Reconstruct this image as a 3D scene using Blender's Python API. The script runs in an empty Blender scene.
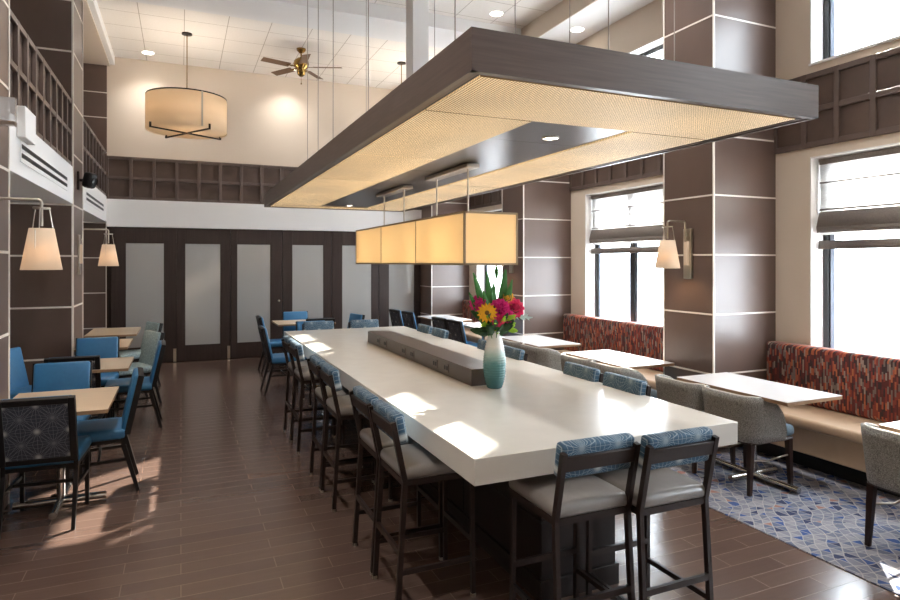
import bpy, bmesh, math, random
from mathutils import Vector, Matrix, Euler
random.seed(7)
PI = math.pi
SC = bpy.context.scene
COL = SC.collection

# ------------------------------------------------------------------ helpers
class MB:
    """collects shapes into one mesh"""
    def __init__(self):
        self.bm = bmesh.new()
    def box(self, x0, x1, y0, y1, z0, z1, mi=0):
        return self.obox(((x0+x1)/2, (y0+y1)/2, (z0+z1)/2), (abs(x1-x0), abs(y1-y0), abs(z1-z0)), mi=mi)
    def obox(self, c, s, rot=None, mi=0):
        M = Matrix.Translation(c)
        if rot is not None:
            M = M @ (rot.to_matrix().to_4x4() if isinstance(rot, Euler) else rot)
        M = M @ Matrix.Diagonal((s[0], s[1], s[2], 1))
        r = bmesh.ops.create_cube(self.bm, size=1, matrix=M)
        if mi:
            for v in r['verts']:
                for f in v.link_faces: f.material_index = mi
        return self
    def bar(self, p, q, w, h=None, up=(0, 0, 1), w2=None, h2=None):
        """square section bar from p to q, width w (sideways) and h; may taper to w2, h2"""
        h = w if h is None else h
        w2 = w if w2 is None else w2; h2 = h if h2 is None else h2
        p, q = Vector(p), Vector(q); d = (q-p).normalized(); u = Vector(up)
        if abs(d.dot(u)) > .98: u = Vector((0, 1, 0))
        sx = d.cross(u).normalized(); sy = sx.cross(d).normalized()
        vs = []
        for c, a, b in ((p, w, h), (q, w2, h2)):
            for i, j in ((-1, -1), (1, -1), (1, 1), (-1, 1)):
                vs.append(self.bm.verts.new(c + sx*i*a/2 + sy*j*b/2))
        F = self.bm.faces.new
        F(vs[3::-1]); F(vs[4:8])
        for i in range(4):
            j = (i+1) % 4
            F((vs[i], vs[j], vs[j+4], vs[i+4]))
        return self
    def tube(self, pts, r, seg=8, r2=None, caps=True):
        pts = [Vector(p) for p in pts]; n = len(pts); rings = []
        prev = None
        for i, p in enumerate(pts):
            d = ((pts[min(i+1, n-1)] - pts[max(i-1, 0)])).normalized()
            if prev is None:
                u = Vector((0, 0, 1)) if abs(d.z) < .9 else Vector((1, 0, 0))
                a = d.cross(u).normalized()
            else:
                a = (prev - d*prev.dot(d)).normalized()
            prev = a; b = d.cross(a)
            rr = r if r2 is None else r + (r2-r)*i/(n-1)
            rings.append([self.bm.verts.new(p + (a*math.cos(2*PI*k/seg) + b*math.sin(2*PI*k/seg))*rr) for k in range(seg)])
        for A, B in zip(rings, rings[1:]):
            for k in range(seg):
                self.bm.faces.new((A[k], A[(k+1) % seg], B[(k+1) % seg], B[k]))
        if caps:
            self.bm.faces.new(rings[0][::-1]); self.bm.faces.new(rings[-1])
        return self
    def lathe(self, prof, seg=24, c=(0, 0, 0), cap0=False, cap1=False, mi=0):
        rings = []
        for r, z in prof:
            rings.append([self.bm.verts.new((c[0]+r*math.cos(2*PI*k/seg), c[1]+r*math.sin(2*PI*k/seg), c[2]+z)) for k in range(seg)])
        for A, B in zip(rings, rings[1:]):
            for k in range(seg):
                f = self.bm.faces.new((A[k], A[(k+1) % seg], B[(k+1) % seg], B[k])); f.material_index = mi
        if cap0: self.bm.faces.new(rings[0][::-1]).material_index = mi
        if cap1: self.bm.faces.new(rings[-1]).material_index = mi
        return self
    def disc(self, c, r, seg=24, flip=False):
        vs = [self.bm.verts.new((c[0]+r*math.cos(2*PI*k/seg), c[1]+r*math.sin(2*PI*k/seg), c[2])) for k in range(seg)]
        self.bm.faces.new(vs[::-1] if flip else vs); return self
    def face(self, pts):
        self.bm.faces.new([self.bm.verts.new(p) for p in pts]); return self
    def ball(self, c, r, s=(1, 1, 1), u=12, v=8):
        M = Matrix.Translation(c) @ Matrix.Diagonal((r*s[0], r*s[1], r*s[2], 1))
        bmesh.ops.create_uvsphere(self.bm, u_segments=u, v_segments=v, radius=1, matrix=M); return self
    def cushion(self, c, s, r=.03, crown=0.0, rot=None, seg=3, cuts=5):
        """rounded upholstered block; crown puffs the +Z face"""
        b = bmesh.new()
        bmesh.ops.create_cube(b, size=1, matrix=Matrix.Diagonal((s[0], s[1], s[2], 1)))
        bmesh.ops.bevel(b, geom=list(b.edges), offset=min(r, min(s)*.48), segments=seg, profile=.5, affect='EDGES')
        if crown:
            bmesh.ops.subdivide_edges(b, edges=[e for e in b.edges if e.calc_length() > .1], cuts=cuts, use_grid_fill=True)
            for v in b.verts:
                if v.co.z > 0:
                    fx = 1-(2*v.co.x/s[0])**2; fy = 1-(2*v.co.y/s[1])**2
                    v.co.z += crown*max(fx, 0)**.6*max(fy, 0)**.6
        M = Matrix.Translation(c)
        if rot is not None: M = M @ rot.to_matrix().to_4x4()
        b.transform(M)
        me = bpy.data.meshes.new('tmp'); b.to_mesh(me); b.free()
        self.bm.from_mesh(me); bpy.data.meshes.remove(me)
        return self
    def build(self, name, mats, parent=None, bevel=0, smooth=35, bseg=2, solid=0):
        bm = self.bm
        bmesh.ops.recalc_face_normals(bm, faces=list(bm.faces))
        me = bpy.data.meshes.new(name); bm.to_mesh(me); bm.free()
        for m in (mats if isinstance(mats, (list, tuple)) else [mats]): me.materials.append(m)
        if smooth:
            me.shade_smooth(); me.set_sharp_from_angle(angle=math.radians(smooth))
        o = bpy.data.objects.new(name, me); COL.objects.link(o)
        if solid:
            m = o.modifiers.new('solid', 'SOLIDIFY'); m.thickness = solid; m.offset = 0
        if bevel:
            m = o.modifiers.new('bevel', 'BEVEL'); m.width = bevel; m.segments = bseg; m.limit_method = 'ANGLE'; m.angle_limit = math.radians(40)
        if parent is not None: o.parent = parent
        return o

def tag(o, label, cat, group=None, kind=None):
    o['label'] = label; o['category'] = cat
    if group: o['group'] = group
    if kind: o['kind'] = kind
    return o
def struct(o):
    o['kind'] = 'structure'; return o
def empty(name, loc=(0, 0, 0), rz=0):
    o = bpy.data.objects.new(name, None); COL.objects.link(o)
    o.location = loc; o.rotation_euler = (0, 0, rz); o.empty_display_size = .1
    return o
def kids(o):
    return KIDS.get(o.name, [])
def copy_tree(o, parent=None):
    c = o.copy(); COL.objects.link(c)
    if parent is not None: c.parent = parent
    for ch in [x for x in list(COL.objects) if x.parent == o]:
        copy_tree(ch, c)
    return c

# ------------------------------------------------------------------ materials
def lin(r, g, b):
    f = lambda v: (v/255/12.92) if v/255 <= .04045 else ((v/255+.055)/1.055)**2.4
    return (f(r), f(g), f(b), 1)
def newmat(name):
    m = bpy.data.materials.new(name); m.use_nodes = True
    nt = m.node_tree; b = nt.nodes['Principled BSDF']
    return m, nt, b
def mat(name, rgb, rough=.5, metal=0, noise=0, nscale=20, bump=0, stretch=None, spec=.5, emit=None, es=0, sheen=0):
    m, nt, b = newmat(name)
    b.inputs['Base Color'].default_value = lin(*rgb)
    b.inputs['Roughness'].default_value = rough; b.inputs['Metallic'].default_value = metal
    b.inputs['Specular IOR Level'].default_value = spec
    if sheen: b.inputs['Sheen Weight'].default_value = sheen
    if emit:
        b.inputs['Emission Color'].default_value = lin(*emit); b.inputs['Emission Strength'].default_value = es
    if noise or bump:
        tc = nt.nodes.new('ShaderNodeTexCoord'); mp = nt.nodes.new('ShaderNodeMapping')
        nt.links.new(tc.outputs['Object'], mp.inputs['Vector'])
        if stretch: mp.inputs['Scale'].default_value = stretch
        n = nt.nodes.new('ShaderNodeTexNoise'); n.inputs['Scale'].default_value = nscale; n.inputs['Detail'].default_value = 4
        nt.links.new(mp.outputs['Vector'], n.inputs['Vector'])
        if noise:
            r = nt.nodes.new('ShaderNodeValToRGB'); c = lin(*rgb)
            r.color_ramp.elements[0].position = .25; r.color_ramp.elements[1].position = .75
            r.color_ramp.elements[0].color = [max(0, x*(1-noise)) for x in c[:3]]+[1]
            r.color_ramp.elements[1].color = [min(1, x*(1+noise)) for x in c[:3]]+[1]
            nt.links.new(n.outputs['Fac'], r.inputs['Fac']); nt.links.new(r.outputs['Color'], b.inputs['Base Color'])
        if bump:
            bp = nt.nodes.new('ShaderNodeBump'); bp.inputs['Strength'].default_value = bump; bp.inputs['Distance'].default_value = .004
            nt.links.new(n.outputs['Fac'], bp.inputs['Height']); nt.links.new(bp.outputs['Normal'], b.inputs['Normal'])
    return m

class NG:
    """tiny node-graph writer"""
    def __init__(self, nt): self.nt = nt
    def math(self, op, a, b=None, c=None, clamp=False):
        n = self.nt.nodes.new('ShaderNodeMath'); n.operation = op; n.use_clamp = clamp
        for i, v in enumerate((a, b, c)):
            if v is None: continue
            if isinstance(v, (int, float)): n.inputs[i].default_value = v
            else: self.nt.links.new(v, n.inputs[i])
        return n.outputs[0]
    def mix(self, f, a, b):
        n = self.nt.nodes.new('ShaderNodeMix'); n.data_type = 'RGBA'
        for s, v in ((0, f), (6, a), (7, b)):
            if isinstance(v, (int, float)): n.inputs[s].default_value = v
            elif isinstance(v, tuple): n.inputs[s].default_value = v
            else: self.nt.links.new(v, n.inputs[s])
        return n.outputs[2]
    def coords(self, kind='Object'):
        tc = self.nt.nodes.new('ShaderNodeTexCoord'); sp = self.nt.nodes.new('ShaderNodeSeparateXYZ')
        self.nt.links.new(tc.outputs[kind], sp.inputs[0]); return sp.outputs[0], sp.outputs[1], sp.outputs[2], tc.outputs[kind]
    def combine(self, x, y, z=0.0):
        n = self.nt.nodes.new('ShaderNodeCombineXYZ')
        for i, v in enumerate((x, y, z)):
            if isinstance(v, (int, float)): n.inputs[i].default_value = v
            else: self.nt.links.new(v, n.inputs[i])
        return n.outputs[0]

def pattern_mat(name, base, line, glow, cell=.2, ox=0.0, oz=0.0, n=5.0, rough=.6):
    """fabric woven with fans of fine lines that meet in bright knots (over the local X and Z)"""
    m, nt, b = newmat(name); g = NG(nt)
    x, y, z, _ = g.coords()
    tot = None; gl = None
    for sh in (.5, 0.0):
        u = g.math('SUBTRACT', g.math('FRACT', g.math('ADD', g.math('DIVIDE', x, cell), sh+ox)), .5)
        v = g.math('SUBTRACT', g.math('FRACT', g.math('ADD', g.math('DIVIDE', z, cell), sh+oz)), .5)
        d = g.math('SQRT', g.math('ADD', g.math('MULTIPLY', u, u), g.math('MULTIPLY', v, v)))
        th = g.math('ARCTAN2', v, u)
        fr = g.math('ABSOLUTE', g.math('SUBTRACT', g.math('FRACT', g.math('ADD', g.math('MULTIPLY', th, n*4/(2*PI)), .5)), .5))
        l = g.math('LESS_THAN', g.math('MULTIPLY', g.math('MULTIPLY', fr, d), 2*PI/(n*4)), .0065)
        tot = l if tot is None else g.math('MAXIMUM', tot, l)
        if gl is None: gl = g.math('SUBTRACT', 1.0, g.math('MULTIPLY', d, 7), clamp=True)
    c1 = g.mix(g.math('MULTIPLY', tot, .42), lin(*base), lin(*line))
    c2 = g.mix(g.math('MULTIPLY', gl, .7), c1, lin(*glow))
    nt.links.new(c2, b.inputs['Base Color']); b.inputs['Roughness'].default_value = rough
    return m

M = {}
M['laminate'] = mat('brown_laminate', (96, 79, 72), .34, noise=.10, nscale=3, stretch=(1, 1, .6))
M['trim_alu'] = mat('pale_trim', (228, 222, 214), .4)
M['beige_wall'] = mat('beige_paint', (205, 191, 175), .8)
M['white_paint'] = mat('white_paint', (226, 225, 224), .7)
M['grid_wood'] = mat('grid_wood', (92, 78, 72), .4, noise=.15, nscale=6, stretch=(1, 1, .3))
M['grid_panel'] = mat('grid_panel', (82, 66, 58), .45, noise=.22, nscale=4)
M['door_wood'] = mat('door_wood', (56, 44, 40), .42, noise=.18, nscale=8, stretch=(6, 6, .3), spec=.35)
M['canopy_wood'] = mat('canopy_wood', (92, 78, 72), .42, noise=.18, nscale=8, stretch=(.5, .5, 12))
M['dark_metal'] = mat('dark_metal', (44, 38, 36), .35, .6)
M['black'] = mat('black', (16, 16, 17), .5)
M['black_frame'] = mat('black_frame', (24, 21, 21), .45, spec=.3)
M['chrome'] = mat('chrome', (205, 203, 200), .18, 1)
M['nickel'] = mat('nickel', (190, 182, 170), .28, 1)
M['cable_grey'] = mat('cable_grey', (150, 142, 134), .5)
M['brass'] = mat('brass', (150, 122, 70), .25, 1)
M['blue_vinyl'] = mat('blue_vinyl', (48, 110, 154), .45, noise=.06, nscale=30)
M['grey_vinyl'] = mat('grey_vinyl', (128, 123, 120), .3, noise=.05, nscale=25)
M['stool_wood'] = mat('stool_frame', (38, 26, 22), .4, noise=.12, nscale=20, spec=.35)
M['chair_wood'] = mat('chair_wood', (48, 33, 29), .4, noise=.12, nscale=20, spec=.35)
M['tweed'] = mat('grey_tweed', (134, 133, 130), .9, noise=.75, nscale=150, bump=.5)
M['tweed_light'] = mat('teal_grey_tweed', (150, 172, 178), .9, noise=.35, nscale=60, bump=.4)
M['seat_blue_grey'] = mat('blue_grey_weave', (110, 130, 142), .8, noise=.3, nscale=120, bump=.3)
M['piping'] = mat('pale_piping', (196, 192, 182), .6)
M['quartz'] = mat('cream_quartz', (213, 210, 203), .2, noise=.03, nscale=8)
M['table_white'] = mat('grey_white_laminate', (214, 213, 214), .2)
M['table_edge'] = mat('tan_edge', (150, 120, 92), .5)
M['maple'] = mat('pale_maple_laminate', (206, 184, 158), .3, noise=.06, nscale=5, stretch=(1, 8, 1))
M['bench_vinyl'] = mat('tan_vinyl', (186, 160, 134), .42, noise=.05, nscale=10)
M['base_wood'] = mat('table_base_wood', (34, 26, 24), .45, noise=.12, nscale=8, stretch=(6, 6, .4), spec=.3)
M['bar_box'] = mat('power_box_grey', (90, 80, 74), .35, noise=.08, nscale=10)
M['shade_grey'] = None
M['alu_blue'] = mat('window_aluminium', (150, 160, 176), .35, .5)
M['window_dark'] = mat('window_frame_dark', (28, 28, 31), .4)
M['glass_clear'] = None

def translucent_mat(name, rgb, trans=.5, emit=None, es=0, noise=0, nscale=200, tk=1):
    m, nt, b = newmat(name); out = nt.nodes['Material Output']
    d = nt.nodes.new('ShaderNodeBsdfDiffuse'); t = nt.nodes.new('ShaderNodeBsdfTranslucent'); mx = nt.nodes.new('ShaderNodeMixShader')
    d.inputs['Color'].default_value = lin(*rgb); t.inputs['Color'].default_value = [q*tk for q in lin(*rgb)[:3]]+[1]
    if noise:
        g = NG(nt); tc = nt.nodes.new('ShaderNodeTexCoord'); n = nt.nodes.new('ShaderNodeTexNoise'); n.inputs['Scale'].default_value = nscale
        mp = nt.nodes.new('ShaderNodeMapping'); mp.inputs['Scale'].default_value = (1, .25, 1)
        nt.links.new(tc.outputs['Object'], mp.inputs['Vector']); nt.links.new(mp.outputs['Vector'], n.inputs['Vector'])
        c = lin(*rgb); col = g.mix(n.outputs['Fac'], tuple([x*(1-noise) for x in c[:3]]+[1]), tuple([min(1, x*(1+noise)) for x in c[:3]]+[1]))
        nt.links.new(col, d.inputs['Color']); nt.links.new(col, t.inputs['Color'])
    mx.inputs[0].default_value = trans
    nt.links.new(d.outputs[0], mx.inputs[1]); nt.links.new(t.outputs[0], mx.inputs[2])
    last = mx.outputs[0]
    if emit:
        e = nt.nodes.new('ShaderNodeEmission'); e.inputs[0].default_value = lin(*emit); e.inputs[1].default_value = es
        ad = nt.nodes.new('ShaderNodeAddShader'); nt.links.new(last, ad.inputs[0]); nt.links.new(e.outputs[0], ad.inputs[1]); last = ad.outputs[0]
    nt.nodes.remove(b); nt.links.new(last, out.inputs['Surface'])
    return m
M['lamp_fabric'] = translucent_mat('lamp_fabric', (244, 226, 204), .6, (255, 220, 184), .16, tk=.25)
M['drum_fabric'] = translucent_mat('drum_fabric', (240, 220, 192), .55, (255, 216, 168), .10, tk=.5)
M['box_fabric'] = translucent_mat('box_fabric', (236, 222, 192), .6, (255, 216, 164), .10)
M['blind'] = translucent_mat('blind_fabric', (222, 219, 216), .82, noise=.2, nscale=160)
M['blind_fold'] = mat('blind_fold', (120, 112, 106), .9, noise=.3, nscale=160, bump=.3)
M['bulb'] = mat('bulb', (255, 240, 220), .5, emit=(255, 222, 180), es=1.2)
M['downlight'] = mat('downlight_lens', (255, 250, 240), .5, emit=(255, 246, 232), es=9)

def glass_mat():
    m, nt, b = newmat('window_glass'); out = nt.nodes['Material Output']; nt.nodes.remove(b)
    t = nt.nodes.new('ShaderNodeBsdfTransparent'); gl = nt.nodes.new('ShaderNodeBsdfGlossy'); gl.inputs['Roughness'].default_value = .02
    t.inputs['Color'].default_value = (.97, .98, .98, 1)
    mx = nt.nodes.new('ShaderNodeMixShader'); mx.inputs[0].default_value = .05
    nt.links.new(t.outputs[0], mx.inputs[1]); nt.links.new(gl.outputs[0], mx.inputs[2]); nt.links.new(mx.outputs[0], out.inputs['Surface'])
    return m
M['glass_clear'] = glass_mat()
def frosted():
    m, nt, b = newmat('frosted_glass')
    b.inputs['Base Color'].default_value = lin(166, 165, 162); b.inputs['Roughness'].default_value = .11
    b.inputs['Specular IOR Level'].default_value = .85
    return m
M['frosted'] = frosted()

def floor_mat():
    m, nt, b = newmat('wood_look_plank_tile'); g = NG(nt)
    x, y, z, vec = g.coords()
    br = nt.nodes.new('ShaderNodeTexBrick')
    nt.links.new(g.combine(x, y), br.inputs['Vector'])
    br.inputs['Scale'].default_value = 1; br.inputs['Brick Width'].default_value = .8; br.inputs['Row Height'].default_value = .13
    br.inputs['Mortar Size'].default_value = .0022; br.inputs['Mortar Smooth'].default_value = .2
    br.offset = .37; br.offset_frequency = 2
    br.inputs['Color1'].default_value = lin(94, 75, 67); br.inputs['Color2'].default_value = lin(106, 86, 77); br.inputs['Mortar'].default_value = lin(140, 120, 108)  # grout tone is lightened to stand for grazing sheen along the joints
    n = nt.nodes.new('ShaderNodeTexNoise'); n.inputs['Scale'].default_value = 9; n.inputs['Detail'].default_value = 5
    nt.links.new(g.combine(g.math('MULTIPLY', x, .35), g.math('MULTIPLY', y, 5)), n.inputs['Vector'])
    col = g.mix(g.math('MULTIPLY', n.outputs['Fac'], .45), br.outputs['Color'], lin(68, 51, 44))
    nt.links.new(col, b.inputs['Base Color'])
    rr = g.math('ADD', .16, g.math('MULTIPLY', n.outputs['Fac'], .12)); nt.links.new(rr, b.inputs['Roughness'])
    b.inputs['Specular IOR Level'].default_value = .75
    bp = nt.nodes.new('ShaderNodeBump'); bp.inputs['Strength'].default_value = .25; bp.inputs['Distance'].default_value = .002
    nt.links.new(g.math('SUBTRACT', 1.0, br.outputs['Fac']), bp.inputs['Height']); nt.links.new(bp.outputs['Normal'], b.inputs['Normal'])
    return m
def carpet_mat():
    m, nt, b = newmat('geometric_carpet'); g = NG(nt)
    x, y, z, vec = g.coords()
    # a triangle lattice: three families of parallel lines give each triangle its own id
    s = .068; ids = []; edge = None
    n0 = nt.nodes.new('ShaderNodeTexNoise'); n0.inputs['Scale'].default_value = 3.2; n0.inputs['Detail'].default_value = 1
    nt.links.new(vec, n0.inputs['Vector'])
    w = g.math('MULTIPLY', g.math('SUBTRACT', n0.outputs['Fac'], .5), .16)
    for ang in (18, 78, 138):
        a = math.radians(ang)
        t = g.math('DIVIDE', g.math('ADD', g.math('ADD', g.math('MULTIPLY', x, math.cos(a)), g.math('MULTIPLY', y, math.sin(a))), w), s)
        ids.append(g.math('FLOOR', t))
        e = g.math('LESS_THAN', g.math('ABSOLUTE', g.math('SUBTRACT', g.math('FRACT', g.math('ADD', t, .5)), .5)), .05)
        edge = e if edge is None else g.math('MAXIMUM', edge, e)
    wn = nt.nodes.new('ShaderNodeTexWhiteNoise'); wn.noise_dimensions = '3D'
    nt.links.new(g.combine(*ids), wn.inputs['Vector'])
    r = nt.nodes.new('ShaderNodeValToRGB'); r.color_ramp.interpolation = 'CONSTANT'
    el = r.color_ramp.elements
    el[0].position = 0; el[0].color = lin(128, 130, 142)
    el[1].position = .3; el[1].color = lin(108, 112, 130)
    for p, c in ((.48, (146, 146, 154)), (.66, (92, 102, 128)), (.78, (44, 78, 138)), (.9, (30, 46, 86)), (.975, (160, 112, 98))):
        q = el.new(p); q.color = lin(*c)
    nt.links.new(wn.outputs['Value'], r.inputs['Fac'])
    c1 = g.mix(g.math('MULTIPLY', edge, .7), r.outputs['Color'], lin(186, 182, 178))
    n = nt.nodes.new('ShaderNodeTexNoise'); n.inputs['Scale'].default_value = 220
    nt.links.new(vec, n.inputs['Vector'])
    c2 = g.mix(g.math('MULTIPLY', n.outputs['Fac'], .5), c1, lin(92, 94, 104))
    nt.links.new(c2, b.inputs['Base Color']); b.inputs['Roughness'].default_value = .95; b.inputs['Specular IOR Level'].default_value = .15
    bp = nt.nodes.new('ShaderNodeBump'); bp.inputs['Strength'].default_value = .4; bp.inputs['Distance'].default_value = .004
    nt.links.new(n.outputs['Fac'], bp.inputs['Height']); nt.links.new(bp.outputs['Normal'], b.inputs['Normal'])
    return m
def tile_ceiling_mat():
    m, nt, b = newmat('acoustic_tile'); g = NG(nt)
    x, y, z, vec = g.coords()
    e = None
    for t, off in ((x, .209), (y, .55)):
        q = g.math('FRACT', g.math('DIVIDE', g.math('ADD', t, off+60), .585))
        l = g.math('LESS_THAN', g.math('ABSOLUTE', g.math('SUBTRACT', q, .5)), .4915)
        l = g.math('SUBTRACT', 1.0, l); e = l if e is None else g.math('MAXIMUM', e, l)
    n = nt.nodes.new('ShaderNodeTexNoise'); n.inputs['Scale'].default_value = 60; nt.links.new(vec, n.inputs['Vector'])
    c0 = g.mix(n.outputs['Fac'], lin(226, 220, 212), lin(240, 236, 230))
    nt.links.new(g.mix(e, c0, lin(178, 168, 156)), b.inputs['Base Color']); b.inputs['Roughness'].default_value = .9
    return m
def banquette_mat():
    m, nt, b = newmat('streaked_red_fabric'); g = NG(nt)
    x, y, z, vec = g.coords()
    cw = .014; ci = g.math('FLOOR', g.math('DIVIDE', g.math('ADD', y, x), cw))
    w1 = nt.nodes.new('ShaderNodeTexWhiteNoise'); w1.noise_dimensions = '1D'; nt.links.new(ci, w1.inputs['W'])
    zz = g.math('FLOOR', g.math('ADD', g.math('DIVIDE', z, .06), g.math('MULTIPLY', w1.outputs['Value'], 7)))
    w2 = nt.nodes.new('ShaderNodeTexWhiteNoise'); w2.noise_dimensions = '2D'; nt.links.new(g.combine(ci, zz), w2.inputs['Vector'])
    r = nt.nodes.new('ShaderNodeValToRGB'); r.color_ramp.interpolation = 'CONSTANT'; el = r.color_ramp.elements
    el[0].position = 0; el[0].color = lin(92, 40, 38); el[1].position = .18; el[1].color = lin(140, 60, 48)
    for p, c in ((.34, (58, 42, 44)), (.52, (176, 90, 64)), (.62, (122, 110, 104)), (.75, (104, 44, 46)), (.86, (158, 142, 130)), (.93, (188, 108, 70))):
        q = el.new(p); q.color = lin(*c)
    nt.links.new(w2.outputs['Value'], r.inputs['Fac'])
    n = nt.nodes.new('ShaderNodeTexNoise'); n.inputs['Scale'].default_value = 120; nt.links.new(vec, n.inputs['Vector'])
    nt.links.new(g.mix(g.math('MULTIPLY', n.outputs['Fac'], .45), r.outputs['Color'], lin(60, 34, 32)), b.inputs['Base Color'])
    b.inputs['Roughness'].default_value = .85
    return m
def canopy_panel_mat():
    """luminous lay-in panel behind a fine square lattice"""
    m, nt, b = newmat('luminous_lattice_panel'); out = nt.nodes['Material Output']; g = NG(nt)
    x, y, z, vec = g.coords()
    p = .0145; hole = None
    for t in (x, y):
        q = g.math('ABSOLUTE', g.math('SUBTRACT', g.math('FRACT', g.math('DIVIDE', g.math('ADD', t, 20), p)), .5))
        l = g.math('LESS_THAN', q, .35); hole = l if hole is None else g.math('MULTIPLY', hole, l)
    n = nt.nodes.new('ShaderNodeTexNoise'); n.inputs['Scale'].default_value = 1.6; n.inputs['Detail'].default_value = 1
    nt.links.new(vec, n.inputs['Vector'])
    nt.links.new(g.mix(hole, lin(92, 78, 58), lin(214, 198, 172)), b.inputs['Base Color']); b.inputs['Roughness'].default_value = .6
    ec = g.mix(hole, lin(110, 80, 44), lin(255, 216, 156)); nt.links.new(ec, b.inputs['Emission Color'])
    nt.links.new(g.math('ADD', .17, g.math('MULTIPLY', n.outputs['Fac'], .5)), b.inputs['Emission Strength'])
    return m
def perforated_mat():
    m, nt, b = newmat('perforated_metal'); g = NG(nt)
    x, y, z, vec = g.coords(); p = .0125; hole = None
    for t in (x, y):
        q = g.math('ABSOLUTE', g.math('SUBTRACT', g.math('FRACT', g.math('DIVIDE', g.math('ADD', t, 20), p)), .5))
        l = g.math('LESS_THAN', q, .27); hole = l if hole is None else g.math('MULTIPLY', hole, l)
    nt.links.new(g.mix(hole, lin(96, 92, 92), lin(30, 28, 28)), b.inputs['Base Color'])
    b.inputs['Metallic'].default_value = .7; b.inputs['Roughness'].default_value = .3
    return m
def vase_mat():
    m, nt, b = newmat('glazed_vase'); g = NG(nt)
    x, y, z, vec = g.coords()
    n = nt.nodes.new('ShaderNodeTexNoise'); n.inputs['Scale'].default_value = 25; nt.links.new(vec, n.inputs['Vector'])
    f = g.math('ADD', z, g.math('MULTIPLY', n.outputs['Fac'], .05))
    r = nt.nodes.new('ShaderNodeValToRGB'); el = r.color_ramp.elements
    el[0].position = .02; el[0].color = lin(62, 108, 112); el[1].position = .31; el[1].color = lin(232, 230, 222)
    q = el.new(.19); q.color = lin(84, 132, 130); q = el.new(.255); q.color = lin(168, 192, 184)
    nt.links.new(f, r.inputs['Fac']); nt.links.new(r.outputs['Color'], b.inputs['Base Color']); b.inputs['Roughness'].default_value = .22
    return m
M['floor'] = floor_mat(); M['carpet'] = carpet_mat(); M['tile'] = tile_ceiling_mat(); M['banquette'] = banquette_mat()
M['lumen'] = canopy_panel_mat(); M['perforated'] = perforated_mat(); M['vase'] = vase_mat()
M['stool_fabric'] = pattern_mat('stool_pad_fabric', (44, 80, 106), (190, 202, 204), (222, 226, 222), cell=.19, n=6, oz=.2)
M['chair_fabric'] = pattern_mat('chair_back_fabric', (50, 54, 64), (150, 152, 158), (206, 204, 200), cell=.18, n=5, rough=.7)

# ------------------------------------------------------------------ room data
XL, XR = -1.144, 5.31            # faces of the piers on the aisle side / the window wall
YB = 11.85                        # back wall
YN = -4.0                         # wall behind the camera
XA = -2.3                         # back of the alcoves
ZC, ZS = 5.23, 4.95               # tile ceiling / perimeter soffit
COLS = [(-2.65, -2.01), (.79, 1.43), (4.23, 4.87), (7.67, 8.31), (11.2, 11.85)]
PIERS = [(2.5, 5.37), (8.27, 9.04)]

struct(MB().box(XA-.2, 5.6, YN-.2, YB+.2, -.2, 0).build('floor', M['floor']))
poly = [(3.45, YN), (3.45, YB)]
yy_ = YB
for y0, y1 in COLS[::-1]:
    if y1 < yy_: poly += [(5.0, yy_), (5.0, y1)]
    poly += [(4.495, y1), (4.495, y0)]; yy_ = y0
poly += [(5.0, yy_), (5.0, YN)]
poly = [q for i, q in enumerate(poly) if i == 0 or q != poly[i-1]]
cb = MB(); f_ = cb.bm.faces.new([cb.bm.verts.new((x, y, 0)) for x, y in poly])
r_ = bmesh.ops.extrude_face_region(cb.bm, geom=[f_]); bmesh.ops.translate(cb.bm, verts=[v for v in r_['geom'] if isinstance(v, bmesh.types.BMVert)], vec=(0, 0, .006))
cp = cb.build('carpet', M['carpet'], smooth=0)
tag(cp, 'blue and grey geometric carpet running under the window-side tables', 'carpet')

# ceiling, beam, soffits
struct(MB().box(-1.1, 4.67, YN, YB, ZC, ZC+.2).build('ceiling', M['tile']))
struct(MB().box(-1.1, 4.67, 8.0, 8.74, 5.04, ZC).build('ceiling_beam', M['white_paint']))
struct(MB().box(4.67, 5.6, YN, YB, ZS, ZC+.2).build('ceiling_soffit', M['white_paint']))
struct(MB().box(4.655, 4.67, YN, YB, ZS, ZC).build('trim_bulkhead', M['beige_wall']))
struct(MB().box(XA-.2, -1.1, YN, YB, 5.06, ZC+.2).build('ceiling_soffit', M['beige_wall']))
struct(MB().box(-1.1, -1.03, YN, YB, 5.09, ZC).build('trim_ceiling', M['white_paint']))

# back wall
wb = MB().box(XA-.2, 5.6, YB, YB+.2, 0, ZC+.2).build('wall_back', M['beige_wall']); struct(wb)
struct(MB().box(XL, 4.5, YB-.1, YB, 2.345, 2.81).build('trim_1', M['white_paint'], bevel=.004))
struct(MB().box(XA, XL, YB-.02, YB, 0, 2.4).build('wall_panel', M['laminate']))
struct(MB().box(XA, XL, YB-.02, YB, 2.85, 5.06).build('wall_panel', M['laminate']))
struct(MB().box(XA, XL, YN, YB, -.001, .001).build('alcove_floor', M['floor']))
struct(MB().box(XA-.2, XA, YN, YB, 0, ZC).build('wall_left', M['beige_wall']))
struct(MB().box(XA-.2, 5.6, YN-.2, YN, 0, ZC+.2).build('wall_near', M['beige_wall']))

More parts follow.
